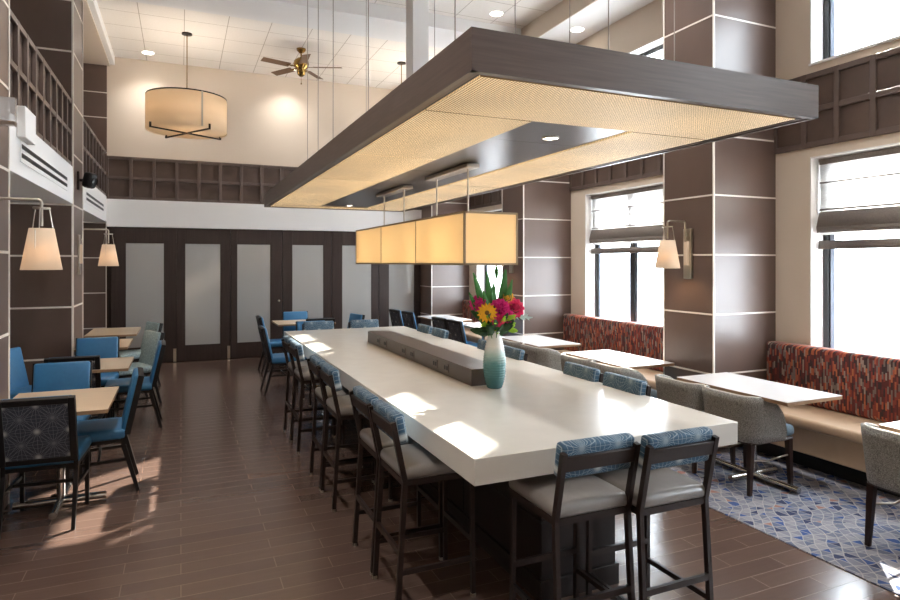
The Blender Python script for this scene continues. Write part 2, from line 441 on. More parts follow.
# strips of a pier: horizontals at a pitch and uprights at the corners, one mesh
def strips(x0, x1, y0, y1, z1, zs, sides, corners, name='trim_strip', parent=None, w=.015, p=.004):
    b = MB()
    for z in zs:
        if z > z1: continue
        if 'l' in sides: b.box(x0-p, x0, y0, y1, z-w/2, z+w/2)
        if 'r' in sides: b.box(x1, x1+p, y0, y1, z-w/2, z+w/2)
        if 'n' in sides: b.box(x0, x1, y0-p, y0, z-w/2, z+w/2)
    for (cx, cy) in corners:
        b.box(cx-w/2, cx+w/2, cy-w/2, cy+w/2, 0, z1)
    return b.build(name, M['trim_alu'], parent)
for i, (y0, y1) in enumerate(COLS):
    c = struct(MB().box(4.5, XR+.02, y0, y1, 0, ZS).build('column', M['laminate'], bevel=.003))
    strips(4.5, XR, y0, y1, ZS, [.71+.5533*k for k in range(9)], 'ln', [(4.503, y0+.003), (4.503, y1-.003)], parent=c)
for i, (y0, y1) in enumerate(PIERS):
    c = struct(MB().box(XA, XL, y0, y1, 0, 5.06).build('pillar', M['laminate'], bevel=.003))
    strips(XA, XL, y0, y1, 5.06, [.64+.59*k for k in range(8)], 'rn', [(XL-.003, y0+.003), (XL-.003, y1-.003)], parent=c, w=.02)
c = struct(MB().box(XA, XL, YB-.024, YB-.02, 0, .001).build('trim_2', M['trim_alu']))
strips(XA, XL, YB-.02, YB, 2.42, [.64+.59*k for k in range(4)], 'n', [(XL-.01, YB-.02)], parent=c)
c2 = struct(MB().box(XA, XL, YB-.024, YB-.02, 2.85, 2.852).build('trim_3', M['trim_alu']))
strips(XA, XL, YB-.02, YB, 5.05, [3.59, 4.18, 4.6], 'n', [], parent=c2)

# panelled grid bands
def grid(name, axis, a0, a1, fixed, z0, z1, face, pitch=.335, bw=.05, d=.035, thick=.03, mats=None):
    """axis 'x' or 'y': runs a0..a1, its face at 'fixed', looking towards sign 'face'"""
    mats = mats or (M['grid_panel'], M['grid_wood'])
    def bx(b, u0, u1, t0, t1, w0, w1):
        lo, hi = sorted((fixed + face*t0, fixed + face*t1))
        if axis == 'x': b.box(u0, u1, lo, hi, w0, w1)
        else: b.box(lo, hi, u0, u1, w0, w1)
    p = MB(); bx(p, a0, a1, -thick, 0, z0, z1); po = struct(p.build(name, mats[0]))
    b = MB(); n = max(1, round((a1-a0)/pitch)); st = (a1-a0)/n
    for k in range(n+1):
        u = a0 + st*k
        bx(b, max(a0, u-bw/2), min(a1, u+bw/2), 0, d, z0, z1)
    for w0, w1 in ((z0, z0+bw), ((z0+z1-bw)/2, (z0+z1+bw)/2), (z1-bw, z1)):
        bx(b, a0, a1, 0, d-.003, w0, w1)
    b.build('batten', mats[1], po, bevel=.003, bseg=1)
    return po
grid('wall_grid', 'x', XL, XR, YB-.03, 2.81, 3.54, -1, pitch=.357)
for a, bb in ((5.39, 8.25), (9.06, YB-.03)):
    grid('wall_grid', 'y', a, bb, XL-.04, 2.85, 3.62, 1, pitch=.325, thick=.05)
for (a0, a1), (b0, b1) in zip(COLS, COLS[1:]):
    grid('wall_grid', 'y', a1, b0, XR-.002, 2.80, 3.48, -1, pitch=.327, d=.025, thick=.02)

# alcove bulkheads (fascia and soffit)
def fascia(y0, y1):
    return struct(MB().box(XA, XL, y0, y1, 2.42, 2.85).build('bulkhead_wall', M['white_paint'], bevel=.004))
fascia(5.37, 8.27); fascia(9.04, YB)
struct(MB().box(XA, XL, YN, 2.5, 0, 5.06).build('wall_side', M['beige_wall']))

# slot diffusers
def diffuser(y0, y1, label):
    t = empty('air_diffuser', (XL, (y0+y1)/2, 2.63)); h = (y1-y0)/2
    f = MB(); f.box(0, .004, -h-.04, h+.04, -.10, .09); f.build('frame', M['white_paint'], t)
    for z in (-.045, .025):
        MB().box(.003, .006, -h, h, z-.018, z+.018).build('slot', M['black'], t)
    tag(t, label, 'vent'); return t
diffuser(5.75, 7.85, 'long white two-slot air diffuser on the bulkhead above the first sconce')
diffuser(9.35, 11.3, 'two-slot air diffuser on the bulkhead just past the black speaker')

# ------------------------------------------------------------------ window wall
OPEN = []
wr = MB(); rev = MB()
ZB0, ZB1, ZU0, ZU1 = .84, 2.715, 3.55, 4.46
ys = []
for (a0, a1), (b0, b1) in zip(COLS, COLS[1:]):
    ys.append((a1+.35, b0-.36))
y = YN
for y0, y1 in ys:
    wr.box(XR, XR+.29, y, y0, 0, ZS+.05); y = y1
    wr.box(XR, XR+.29, y0, y1, 0, ZB0).box(XR, XR+.29, y0, y1, ZB1, ZU0).box(XR, XR+.29, y0, y1, ZU1, ZS+.05)
wr.box(XR, XR+.29, y, YB, 0, ZS+.05)
struct(wr.build('wall_right', M['beige_wall']))
def window(n, y0, y1, z0, z1, mull=True):
    lin_ = MB(); e = .012; X0, X1 = XR-.004, XR+.27
    lin_.box(X0, X1, y0, y0+e, z0, z1).box(X0, X1, y1-e, y1, z0, z1).box(X0, X1, y0, y1, z1-e, z1).box(X0-.02, X1, y0, y1, z0, z0+.02)
    w = struct(lin_.build('window_%d' % n, M['white_paint']))
    XG = XR+.16; f = MB(); t = .055
    f.box(XG, XG+.07, y0+e, y0+e+t, z0+.02, z1-e).box(XG, XG+.07, y1-e-t, y1-e, z0+.02, z1-e)
    f.box(XG, XG+.07, y0+e, y1-e, z1-e-t, z1-e).box(XG, XG+.07, y0+e, y1-e, z0+.02, z0+.02+t)
    ym = (y0+y1)/2
    ms = (y0+.60, y1-.82)
    for ym in ms: f.box(XG-.004, XG+.07, ym-.035, ym+.035, z0+.02, z1-e)
    f.build('window_frame', M['window_dark'], w)
    s = MB(); q = .045
    for a, b_ in ((y0+e+t, ms[0]-.035), (ms[0]+.035, ms[1]-.035), (ms[1]+.035, y1-e-t)):
        s.box(XG+.015, XG+.055, a, a+q, z0+.02+t, z1-e-t).box(XG+.015, XG+.055, b_-q, b_, z0+.02+t, z1-e-t)
    s.build('sash', M['alu_blue'], w)
    MB().box(XG+.03, XG+.034, y0+e, y1-e, z0+.02, z1-e).build('pane', M['glass_clear'], w)
    return w
k = 1
for y0, y1 in ys:
    window(k, y0, y1, ZB0, ZB1); k += 1
    window(k, y0, y1, ZU0, ZU1); k += 1
# roman blinds
def blind(y0, y1, label):
    X = XR+.10; t = empty('roman_blind', (X, (y0+y1)/2, 1.87)); h = (y1-y0)/2 - .025
    top = ZB1 - 1.87 - .02
    MB().box(-.02, .03, -h, h, top-.05, top).build('head_rail', M['blind_fold'], t)
    b = MB(); zs = (.13, .36, .60, top-.04)
    prof = [(0, .13), (.008, .24), (0, .35), (0, .36), (-.014, .365), (0, .37), (.006, .5), (0, .6), (-.012, .605), (0, .61), (0, top-.05)]
    for (d0, z0), (d1, z1) in zip(prof, prof[1:]):
        b.face([(d0, -h, z0), (d0, h, z0), (d1, h, z1), (d1, -h, z1)])
    b.build('shade_cloth', M['blind'], t, solid=.002)
    for z in (.36, .61):
        MB().box(-.016, .0, -h, h, z-.007, z+.003).build('batten_seam', M['blind_fold'], t)
    f = MB()
    for (d0, z0, d1, z1) in ((-.012, .34, -.05, .20), (-.05, .20, -.04, .15), (-.04, .15, .0, .165), (-.012, .075, -.022, .0), (-.022, 0, .012, 0), (.012, 0, .012, .075)):
        f.face([(d0, -h, z0), (d0, h, z0), (d1, h, z1), (d1, -h, z1)])
    f.build('bottom_fold', M['blind_fold'], t, solid=.006)
    MB().tube([(-.03, h-.01, top-.03), (-.035, h-.005, .6), (-.05, h+.0, .35), (-.03, h-.004, .3)], .004, 6).build('pull_cord', M['white_paint'], t)
    tag(t, label, 'blind', 'roman blinds'); return t
BL = ['grey roman blind half lowered above the banquette beside the front column',
      'grey roman blind half lowered in the window between the two banquette-side columns with sconces',
      'grey roman blind in the far window, mostly hidden by the box pendant',
      'grey roman blind beside the nearest window table']
for (y0, y1), lb in zip(ys, [None, BL[0], BL[1], BL[2]]):
    if lb: blind(y0, y1, lb)

# ------------------------------------------------------------------ folding doors on the back wall
edges = [-1.08, -.068, .82, 1.732, 2.66, 3.60, 4.46]
panes = [(-.855, -.271), (.071, .646), (.937, 1.514), (1.916, 2.494), (2.864, 3.442), (3.81, 4.34)]
struct(MB().box(XL, 4.5, YB-.03, YB, 0, 2.345).build('door_frame', M['door_wood']))
for i, ((x0, x1), (p0, p1)) in enumerate(zip(zip(edges, edges[1:]), panes)):
    z0, z1, ya, yb = .29, 2.07, YB-.085, YB-.035
    zt = 2.335
    b = MB(); x0 += .004; x1 -= .004
    b.box(x0, p0, ya, yb, .012, zt).box(p1, x1, ya, yb, .012, zt).box(p0, p1, ya, yb, .012, z0).box(p0, p1, ya, yb, z1, zt)
    d = struct(b.build('door_%d' % (i+1), M['door_wood'], bevel=.003))
    MB().box(p0, p1, ya+.006, yb-.01, z0, z1).build('door_pane', M['frosted'], d)
    if i in (0, 1):
        MB().box(x1-.05, x1-.002, ya-.012, ya, .01, .24).build('floor_bolt', M['nickel'], d)
    if i == 2:
        MB().ball((x1-.06, ya-.012, 1.03), .02).build('knob', M['nickel'], d)
        MB().box(x1-.022, x1-.012, ya-.01, ya, 1.5, 1.68).build('pull', M['dark_metal'], d)

# ------------------------------------------------------------------ community table
t = empty('community_table', (1.937, 5.08, 0))
tx0, tx1, ty0, ty1 = -.778, .778, -2.69, 2.67
MB().box(tx0, tx1, ty0, ty1, .782, .90).build('tabletop', M['quartz'], t, bevel=.003)
b = MB(); b.box(-.235, .235, -2.36, 2.32, 0.11, .782); b.build('base_cabinet', M['base_wood'], t, bevel=.002)
MB().box(-.25, .25, -2.375, 2.335, 0, .11).build('plinth', M['base_wood'], t, bevel=.002)
b = MB()
for yy in (-1.4, -.45, .5, 1.45):
    b.box(-.239, .239, yy-.006, yy+.006, .12, .775)
b.box(-.24, .24, -2.363, 2.323, .40, .412)
b.build('reveal_line', M['black'], t)
tag(t, 'long cream counter-height communal table with thick top on a dark base', 'table')

pb = empty('power_box', (1.94, 5.08, .90))
MB().box(-.12, .12, -1.28, 1.27, 0, .115).build('housing', M['bar_box'], pb, bevel=.003)
for yc in (4.34, 5.08, 5.84):
    for s in (-1, 1):
        o = MB(); yy = yc-5.08+s*.11
        o.box(-.126, -.12, yy-.045, yy+.045, .028, .092)
        oo = o.build('outlet', M['bar_box'], pb, bevel=.002)
        q = MB()
        for dy in (-.02, .02):
            q.box(-.128, -.126, yy+dy-.012, yy+dy+.012, .045, .075)
        q.build('socket', M['black'], oo)
tag(pb, 'low grey box with power outlets along the middle of the communal table', 'power outlet box')

# ------------------------------------------------------------------ vase of flowers
VX, VY = 1.945, 3.70
v = empty('vase', (VX, VY, .90))
prof = [(0.001, 0), (.046, 0), (.052, .006)]
nz = 44
for i in range(nz+1):
    f = i/nz; z = .008+f*.375
    r = .052 + .03*math.sin(PI*min(1, f*1.0)**.8)*(1) - .012*f
    if f > .75: r = r - (f-.75)*.02
    prof.append((r + .0016*math.sin(i*PI), z)); 
prof2 = []
for i, (r, z) in enumerate(prof): prof2.append((r+(.002 if i % 2 else -.002) if i > 2 else r, z))
rt = prof2[-1][0]
prof2 += [(rt-.006, .385), (rt-.008, .34), (.03, .3), (.001, .28)]
MB().lathe(prof2, 32).build('body', M['vase'], v, smooth=50)
tag(v, 'ribbed ceramic vase, white at the neck and teal below, on the communal table', 'vase')

PET = dict(yellow=(238, 176, 24), magenta=(214, 24, 128), pink=(226, 44, 110), gold=(240, 196, 60), green=(46, 112, 36), lime=(150, 196, 44), dark=(40, 74, 36), centre=(120, 84, 20), sage=(168, 186, 176), rust=(110, 60, 44))
for kk, cc in PET.items(): M['p_'+kk] = mat('petal_'+kk, cc, .6, noise=.12, nscale=40)
def orient(n):
    return Vector((0, 0, 1)).rotation_difference(Vector(n).normalized()).to_matrix().to_4x4()
def petal(b, L, W, M4, curl=.2, n=5):
    rows = []
    for i in range(n+1):
        f = i/n; w = W*math.sin(PI*min(.97, .12+.85*f))**.8/2; zz = curl*L*(f**2)
        rows.append([b.bm.verts.new(M4 @ Vector((f*L, -w, zz+w*.3))), b.bm.verts.new(M4 @ Vector((f*L, 0, zz))), b.bm.verts.new(M4 @ Vector((f*L, w, zz+w*.3)))])
    for A, B in zip(rows, rows[1:]):
        b.bm.faces.new((A[0], A[1], B[1], B[0])); b.bm.faces.new((A[1], A[2], B[2], B[1]))
def flower(kind, c, n, R, colour, label, name):
    """c: head centre relative to the vase; a stem runs down into the neck"""
    e = empty(name, (VX, VY, 1.24))
    c = Vector(c) - Vector((0, 0, .34)); O = Matrix.Translation(c) @ orient(n)
    if kind == 'gerbera':
        b = MB()
        for ring, (cnt, L, h) in enumerate(((15, R, 0), (13, R*.82, .006))):
            for k in range(cnt):
                petal(b, L, R*.36, O @ Matrix.Rotation(2*PI*(k+.5*ring)/cnt, 4, 'Z') @ Matrix.Translation((0, 0, h)), .12)
        b.build('petals', M['p_'+colour], e, solid=.001)
        q = MB(); q.ball((0, 0, .006), R*.26, (1, 1, .45)); q.bm.transform(O); q.build('centre', M['p_centre'], e)
    else:
        b = MB()
        for ring in range(5):
            cnt = 4+ring*2; tilt = math.radians(80-ring*19)
            for k in range(cnt):
                M4 = O @ Matrix.Rotation(2*PI*(k+.37*ring)/cnt, 4, 'Z') @ Matrix.Translation((R*.08*ring, 0, -R*.10*ring+.012)) @ Matrix.Rotation(-tilt, 4, 'Y')
                petal(b, R*(.6+.1*ring), R*.85, M4, .3)
        b.build('petals', M['p_'+colour], e, solid=.001)
    MB().tube([c - Vector(n).normalized()*.01, c*.45 + Vector((0, 0, -.06)), (c.x*.1, c.y*.1, -.05)], .003, 6).build('stem', M['p_green'], e)
    tag(e, label, 'flower', 'flowers in the vase'); return e
# camera sees the bouquet along roughly +y with x to the right
flower('gerbera', (-.10, -.085, .515), (-.45, -.9, .2), .068, 'yellow', 'large golden yellow gerbera at the front of the bouquet', 'gerbera')
flower('rose', (-.125, .0, .572), (-.6, -.8, .4), .045, 'magenta', 'magenta bloom up at the side of the bouquet above the yellow gerbera', 'carnation')
flower('rose', (-.005, -.08, .54), (-.4, -.9, .3), .054, 'magenta', 'magenta bloom in the centre front of the bouquet beside the gerbera', 'carnation')
flower('rose', (.05, -.075, .49), (-.3, -.9, .2), .04, 'magenta', 'small magenta bloom low in the bouquet below the larger magenta one', 'carnation')
flower('rose', (-.02, -.09, .465), (-.4, -.9, .1), .036, 'pink', 'small deep pink bloom just above the rim of the vase', 'carnation')
flower('rose', (.128, -.04, .535), (-.2, -.9, .3), .056, 'pink', 'round red-pink bloom at the column side of the bouquet', 'carnation')
flower('rose', (.09, .0, .597), (-.3, -.8, .5), .046, 'gold', 'pale yellow rose high in the bouquet above the red-pink bloom', 'rose')
# leaves and fillers
def leaf(b, p, d, L, W, curl=.0):
    d = Vector(d).normalized(); up = Vector((0, -1, .15)); sx = d.cross(up).normalized(); nn = sx.cross(d)
    R = Matrix((d, sx, nn)).transposed().to_4x4()
    petal(b, L, W, Matrix.Translation(Vector(p)) @ R, curl, 7)
e = empty('foliage_spray', (VX, VY, 1.24)); b = MB()
for d, L, W, o in (((-.34, .0, 1), .38, .06, -.02), ((-.16, .0, 1), .37, .065, 0), ((.12, .0, 1), .38, .075, .02), ((.22, -.05, 1), .33, .06, .03), ((-.55, .0, 1), .29, .045, -.03), ((-.05, .0, 1), .31, .06, 0), ((-.25, -.05, 1), .27, .06, -.02)):
    leaf(b, (o, 0, .0), d, L*1.22, W, .04)
b.build('blade_leaf', M['p_green'], e, solid=.0012)
b = MB()
for k in range(70):
    a = random.uniform(0, 2*PI); u = random.uniform(.05, .16); z = random.uniform(.02, .17)
    leaf(b, (u*.6*math.cos(a), u*.5*math.sin(a)-.01, z), (math.cos(a), .6*math.sin(a)-.2, random.uniform(0, .8)), random.uniform(.06, .11), random.uniform(.03, .05), -.1)
b.build('leaf', M['p_dark'], e, solid=.001)
b = MB()
for k in range(16):
    a = 2*PI*k/16
    leaf(b, (.08*math.cos(a), -.04+.05*math.sin(a), random.uniform(.05, .14)), (math.cos(a), -.5, random.uniform(-.2, .6)), random.uniform(.05, .09), .035, -.1)
b.build('leaf', M['p_lime'], e, solid=.001)
b = MB()
for k in range(9):
    f = k/8; leaf(b, (.15+.10*f, .0, .145-.02*f), (.6, .0, random.choice((-.5, .5))), .05-.02*f, .012, 0)
    leaf(b, (.15+.10*f, .0, .14-.02*f), (1, 0, .1), .05, .012, 0)
b.build('feathery_leaf', M['p_sage'], e, solid=.001)
b = MB().tube([(.01, .02, 0), (.015, .02, .30), (.025, .02, .42)], .0045, 6); b.ball((.026, .02, .44), .02, (.7, .7, 2.2)); b.build('bud', M['p_green'], e)
tag(e, 'green blade leaves and leafy filler standing among the flowers in the vase', 'foliage')

# ------------------------------------------------------------------ suspended canopy
CX, CY, CZ = 1.937, 5.165, 2.465
cn = empty('light_canopy', (CX, CY, CZ)); hx, hy = .95, 3.105
TH = .158
b = MB(); wl = .05
b.box(-hx, -hx+wl, -hy, hy, 0, TH).box(hx-wl, hx, -hy, hy, 0, TH).box(-hx+wl, hx-wl, -hy, -hy+wl, 0, TH).box(-hx+wl, hx-wl, hy-wl, hy, 0, TH)
b.box(-hx+wl, hx-wl, -hy+wl, hy-wl, TH-.02, TH-.002)
b.build('fascia', M['canopy_wood'], cn)
b = MB()
for a in (-1, 1):
    b.box(a*(hx-.012)-.012, a*(hx-.012)+.012, -hy, hy, -.006, 0)
    b.box(-hx, hx, a*(hy-.012)-.012, a*(hy-.012)+.012, -.006, 0)
b.build('edge_trim', M['bar_box'], cn)
b = MB(); g0 = .072
for a in (-1, 1):
    b.box(a*(hx-.052)-.014, a*(hx-.052)+.014, -hy+.04, hy-.04, .004, .02)
    b.box(-hx+.04, hx-.04, a*(hy-.052)-.014, a*(hy-.052)+.014, .004, .02)
b.build('shadow_gap', M['black'], cn)
ix0, ix1, iy0, iy1 = -.295, .335, -2.46, 2.76
IN = .066
def panel(x0, x1, y0, y1):
    MB().box(x0+.005, x1-.005, y0+.005, y1-.005, 0, .012).build('light_panel', M['lumen'], cn)
ysplit = [iy0, -1.18, .09, 1.36, iy1]
panel(-hx+IN, hx-IN, -hy+IN, iy0); panel(-hx+IN, hx-IN, iy1, hy-IN)
for a, c_ in zip(ysplit, ysplit[1:]):
    panel(-hx+IN, ix0, a, c_); panel(ix1, hx-IN, a, c_)
cc = [iy0, -1.95, -.6, .8, iy1]
for a, c_ in zip(cc, cc[1:]):
    MB().box(ix0+.002, ix1-.002, a+.002, c_-.002, .008, .016).build('centre_panel', M['perforated'], cn)
for yy in (-2.12, 2.55):
    dl = MB().lathe([(.045, -.002), (.05, .004), (.05, .01)], 20, (.03, yy, 0)).build('downlight', M['nickel'], cn)
    MB().disc((.03, yy, .003), .044, 20, True).build('lens', M['downlight'], dl)
for (x, yy) in ((1.05, 2.35), (1.05, 3.65), (1.05, 4.6), (1.05, 5.15), (1.05, 5.62), (1.94, 2.48), (1.94, 3.41), (1.98, 4.86), (1.94, 6.83), (2.8, 2.94), (2.8, 4.06)):
    MB().tube([(x-CX, yy-CY, TH-.02), (x-CX, yy-CY, ZC-CZ)], .0032, 6).build('suspension_cable', M['cable_grey'], cn)
MB().box(-.075, .075, -.09, .09, TH, ZC-CZ).build('cable_chase', M['white_paint'], cn, bevel=.003)
tag(cn, 'big flat brown rectangular canopy with glowing lattice underside hung over the communal table', 'ceiling light')

# long box pendant below the canopy
bp = empty('box_pendant', (1.94, 5.125, 1.735)); px_, py_, ph = .2, 1.385, .35
fr = MB(); w = .014
for sx in (-1, 1):
    for z in (0, ph): fr.box(sx*px_-w/2, sx*px_+w/2, -py_-w/2, py_+w/2, z-w/2, z+w/2)
    for yy in (-py_, py_): fr.box(sx*px_-w/2, sx*px_+w/2, yy-w/2, yy+w/2, 0, ph)
for yy in (-py_, py_):
    for z in (0, ph): fr.box(-px_, px_, yy-w/2, yy+w/2, z-w/2, z+w/2)
M['frame_tan'] = mat('pendant_frame', (150, 134, 110), .5)
fr.build('frame', M['frame_tan'], bp)
sh = MB()
for sx in (-1, 1):
    for a, c_ in ((-py_, -.46), (-.46, .48), (.48, py_)):
        sh.box(sx*px_-.003, sx*px_+.003, a+.002, c_-.002, 0, ph)
for yy in (-1, 1): sh.box(-px_, px_, yy*py_-.003, yy*py_+.003, 0, ph)
sh.build('shade', M['box_fabric'], bp)
MB().box(-px_+.004, px_-.004, -py_+.004, py_-.004, .004, .007).build('diffuser', M['box_fabric'], bp)
sm = MB()
for sx in (-1, 1):
    for yy in (-.46, .48): sm.box(sx*(px_+.004)-.002, sx*(px_+.004)+.002, yy-.004, yy+.004, 0, ph)
sm.build('seam', M['frame_tan'], bp)
for (y0, y1) in ((4.02, 4.85), (5.42, 6.28)):
    MB().box(-.05, .05, y0-5.125, y1-5.125, CZ-1.735-.03, CZ-1.735).build('ceiling_plate', M['nickel'], bp, bevel=.004)
for yy in (4.11, 4.716, 5.53, 6.15):
    MB().tube([(0, yy-5.125, ph-.02), (0, yy-5.125, CZ-1.735-.03)], .007, 8).build('rod', M['nickel'], bp)
cr = MB()
for yy in (4.11, 4.716, 5.53, 6.15): cr.box(-px_, px_, yy-5.125-.006, yy-5.125+.006, ph-.012, ph-.002)
cr.build('crossbar', M['frame_tan'], bp)
for yy in (-1.0, -.33, .33, 1.0):
    MB().ball((0, yy, .18), .03).build('bulb', M['bulb'], bp)
tag(bp, 'long amber fabric box pendant hanging from the canopy over the table', 'pendant light')

# ------------------------------------------------------------------ drum pendants
def drum(x, y, label):
    t = empty('drum_pendant', (x, y, 3.73)); R, h = .57, .51
    MB().lathe([(R, 0), (R, h)], 48).build('shade', M['drum_fabric'], t, solid=.004)
    MB().box(.35*R-.012, .35*R+.012, -R*.94-.006, -R*.94+.002, 0, h).build('seam', M['piping'], t)
    MB().lathe([(R+.004, h-.008), (R+.004, h+.012), (R-.01, h+.012), (R-.01, h-.008), (R+.004, h-.008)], 48).build('rim', M['dark_metal'], t)
    MB().disc((0, 0, .02), R-.006, 48).build('diffuser', M['drum_fabric'], t, solid=.004)
    for a in (.55, .55+PI/2):
        c, s = math.cos(a), math.sin(a)
        MB().bar((-R*1.0*c, -R*1.0*s, -.02), (R*1.0*c, R*1.0*s, -.02), .025, .02).bar((-R*1.01*c, -R*1.01*s, -.03), (-R*1.01*c, -R*1.01*s, .05), .03).bar((R*1.01*c, R*1.01*s, -.03), (R*1.01*c, R*1.01*s, .05), .03).build('crossbar', M['dark_metal'], t)
    MB().tube([(0, 0, h-.1), (0, 0, ZC-3.73-.01)], .008, 8).build('rod', M['brass'], t)
    sp = MB()
    for k in range(3):
        a = 2*PI*k/3+.3; sp.tube([(0, 0, h-.02), (R*math.cos(a), R*math.sin(a), h-.01)], .005, 6)
    sp.tube([(0, 0, h-.03), (0, 0, h+.12)], .018, 10)
    sp.build('spider', M['brass'], t)
    MB().lathe([(.001, 0), (.075, 0), (.075, -.02), (.001, -.025)], 24, (0, 0, ZC-3.73)).build('ceiling_plate', M['dark_metal'], t)
    for k in range(3):
        a = 2*PI*k/3; MB().ball((.25*math.cos(a), .25*math.sin(a), .3), .045).build('bulb', M['bulb'], t)
    L = bpy.data.lights.new('drum_lamp', 'POINT'); L.energy = 26; L.color = (1, .9, .78); L.shadow_soft_size = .12
    o = bpy.data.objects.new('drum_lamp', L); COL.objects.link(o); o.parent = t; o.location = (0, 0, h*.75)
    tag(t, label, 'pendant light'); return t
drum(.085, 10.2, 'large round tan drum pendant with dark crossbars hanging before the back wall')
drum(3.53, 10.2, 'second drum pendant, its rod and ceiling disc showing above the canopy')

# ceiling fan
fn = empty('ceiling_fan', (1.8, 10.19, ZC))
MB().lathe([(.001, 0), (.075, 0), (.07, -.03), (.03, -.07), (.001, -.07)], 24).build('mount', M['brass'], fn)
MB().tube([(0, 0, -.06), (0, 0, -.17)], .014, 10).build('downrod', M['brass'], fn)
MB().lathe([(.001, -.15), (.06, -.155), (.115, -.2), (.125, -.25), (.11, -.3), (.07, -.34), (.075, -.36), (.06, -.42), (.03, -.45), (.001, -.455)], 28).build('motor', M['brass'], fn, smooth=60)
M['fan_blade'] = mat('fan_blade', (112, 84, 62), .5, noise=.15, nscale=10)
for k in range(5):
    a = math.radians(-21+72*k); c, s = math.cos(a), math.sin(a)
    R = Matrix.Rotation(a, 4, 'Z') @ Matrix.Rotation(math.radians(12), 4, 'X')
    bl = MB(); bl.box(.2, .66, -.065, .065, -.004, .004); bl.bm.transform(Matrix.Translation((0, 0, -.30)) @ R)
    blo = bl.build('blade', M['fan_blade'], fn, bevel=.02)
    ir = MB(); ir.bar((.1, 0, 0), (.25, 0, 0), .03, .008); ir.bm.transform(Matrix.Translation((0, 0, -.302)) @ R); ir.build('blade_iron', M['brass'], blo)
MB().tube([(0, 0, -.45), (0, 0, -.56)], .003, 6).ball((0, 0, -.57), .012).build('pull_chain', M['brass'], fn)
tag(fn, 'brass ceiling fan with brown blades near the back wall', 'ceiling fan')

# recessed downlights
def downlight(x, y, z, label, seen=True, power=160):
    t = empty('recessed_downlight', (x, y, z))
    MB().lathe([(.085, -.001), (.1, -.006), (.105, -.001)], 24).build('trim_ring', M['white_paint'], t)
    MB().disc((0, 0, -.003), .086, 24, True).build('lens', M['downlight'], t)
    L = bpy.data.lights.new('downlight_lamp', 'SPOT'); L.energy = power; L.spot_size = math.radians(125); L.spot_blend = .9; L.shadow_soft_size = .08
    L.color = (1, .96, .91)
    o = bpy.data.objects.new('downlight_lamp', L); COL.objects.link(o); o.parent = t; o.location = (0, 0, -.02)
    tag(t, label, 'downlight', 'recessed downlights'); return t
downlight(-.5, 11.4, ZC, 'recessed downlight close to the back wall beside the drum pendant', power=60)
downlight(1.81, 11.4, ZC, 'recessed downlight close to the back wall beneath the brass fan', power=60)
downlight(4.05, 7.65, ZC, 'recessed downlight in the tiled ceiling above the canopy corner')
downlight(5.0, 7.07, ZS, 'recessed downlight in the plain soffit by the window wall', power=50)
for x, y, lb in ((-.4, 5.4, 'added fill downlight, out of view in the tiled ceiling over the first maple table'), (-.4, 2.4, 'added fill downlight, out of view in the tiled ceiling over the near end of the aisle'),
                 (3.7, 2.2, 'added fill downlight, out of view in the tiled ceiling over the whole tweed chair'), (3.7, 5.0, 'added fill downlight, out of view in the tiled ceiling over the sunlit table')):
    downlight(x, y, ZC, lb)  # unseen downlights, added only to brighten the near part of the room

# ------------------------------------------------------------------ wall sconces
def sconce(loc, rz, label, reach=.325):
    """local: back plate on the plane x=0, arm reaches out along +x"""
    t = empty('wall_sconce', loc, rz)
    MB().box(0, .025, -.05, .05, -.08, .40).build('backplate', M['nickel'], t, bevel=.003)
    MB().box(.025, .045, -.022, .022, .05, .28).build('diffuser_bar', M['lamp_fabric'], t)
    R = .02; X = reach; Z0, Z1 = .28, .47
    pts = [(.05, 0, Z0), (.05, 0, Z1-R)] + [(.05+R-R*math.cos(a), 0, Z1-R+R*math.sin(a)) for a in (.5, 1.1, PI/2)] + [(X-R, 0, Z1)] + [(X-R+R*math.sin(a), 0, Z1-R+R*math.cos(a)) for a in (.5, 1.1, PI/2)] + [(X, 0, .30)]
    a = MB().tube(pts, .009, 8); a.tube([(.02, 0, Z0+.06), (.05, 0, Z0+.06)], .008, 8); a.tube([(.02, 0, Z0+.0), (.05, 0, Z0+.0)], .008, 8)
    a.build('arm', M['nickel'], t)
    MB().lathe([(.001, .41), (.05, .41), (.05, .42), (.001, .42)], 20, (X, 0, 0)).build('top_disc', M['nickel'], t)
    w = MB()
    for k in range(3):
        an = 2*PI*k/3+.5; w.tube([(X+.045*math.cos(an), .045*math.sin(an), .415), (X+.066*math.cos(an), .066*math.sin(an), .28)], .0035, 6)
    w.build('suspension_wire', M['nickel'], t)
    MB().lathe([(.114, .02), (.068, .285)], 32, (X, 0, 0)).build('lamp_shade', M['lamp_fabric'], t, solid=.003)
    MB().tube([(X-.02, -.08, .28), (X-.02, -.095, .05)], .0025, 6).ball((X-.02, -.095, .045), .007).build('pull_chain', M['nickel'], t)
    MB().ball((X, 0, .17), .03).build('bulb', M['bulb'], t)
    L = bpy.data.lights.new('sconce_lamp', 'POINT'); L.energy = 4.5; L.color = (1, .7, .42); L.shadow_soft_size = .03
    o = bpy.data.objects.new('sconce_lamp', L); COL.objects.link(o); o.parent = t; o.location = (X, 0, .11)
    tag(t, label, 'sconce', 'swing-arm wall sconces'); return t
sconce((XL, 4.67, 1.68), 0, 'nickel wall sconce with tapered shade on the near aisle pier by the patterned chair back')
sconce((XL, 8.65, 1.68), 0, 'nickel wall sconce with tapered shade below the black speaker')
sconce((4.5, 4.53, 1.67), PI, 'nickel wall sconce with tapered shade on the front window column', .27)
sconce((4.5, 8.0, 1.67), PI, 'nickel wall sconce on the column behind the bouquet, mostly hidden by the box pendant', .27)

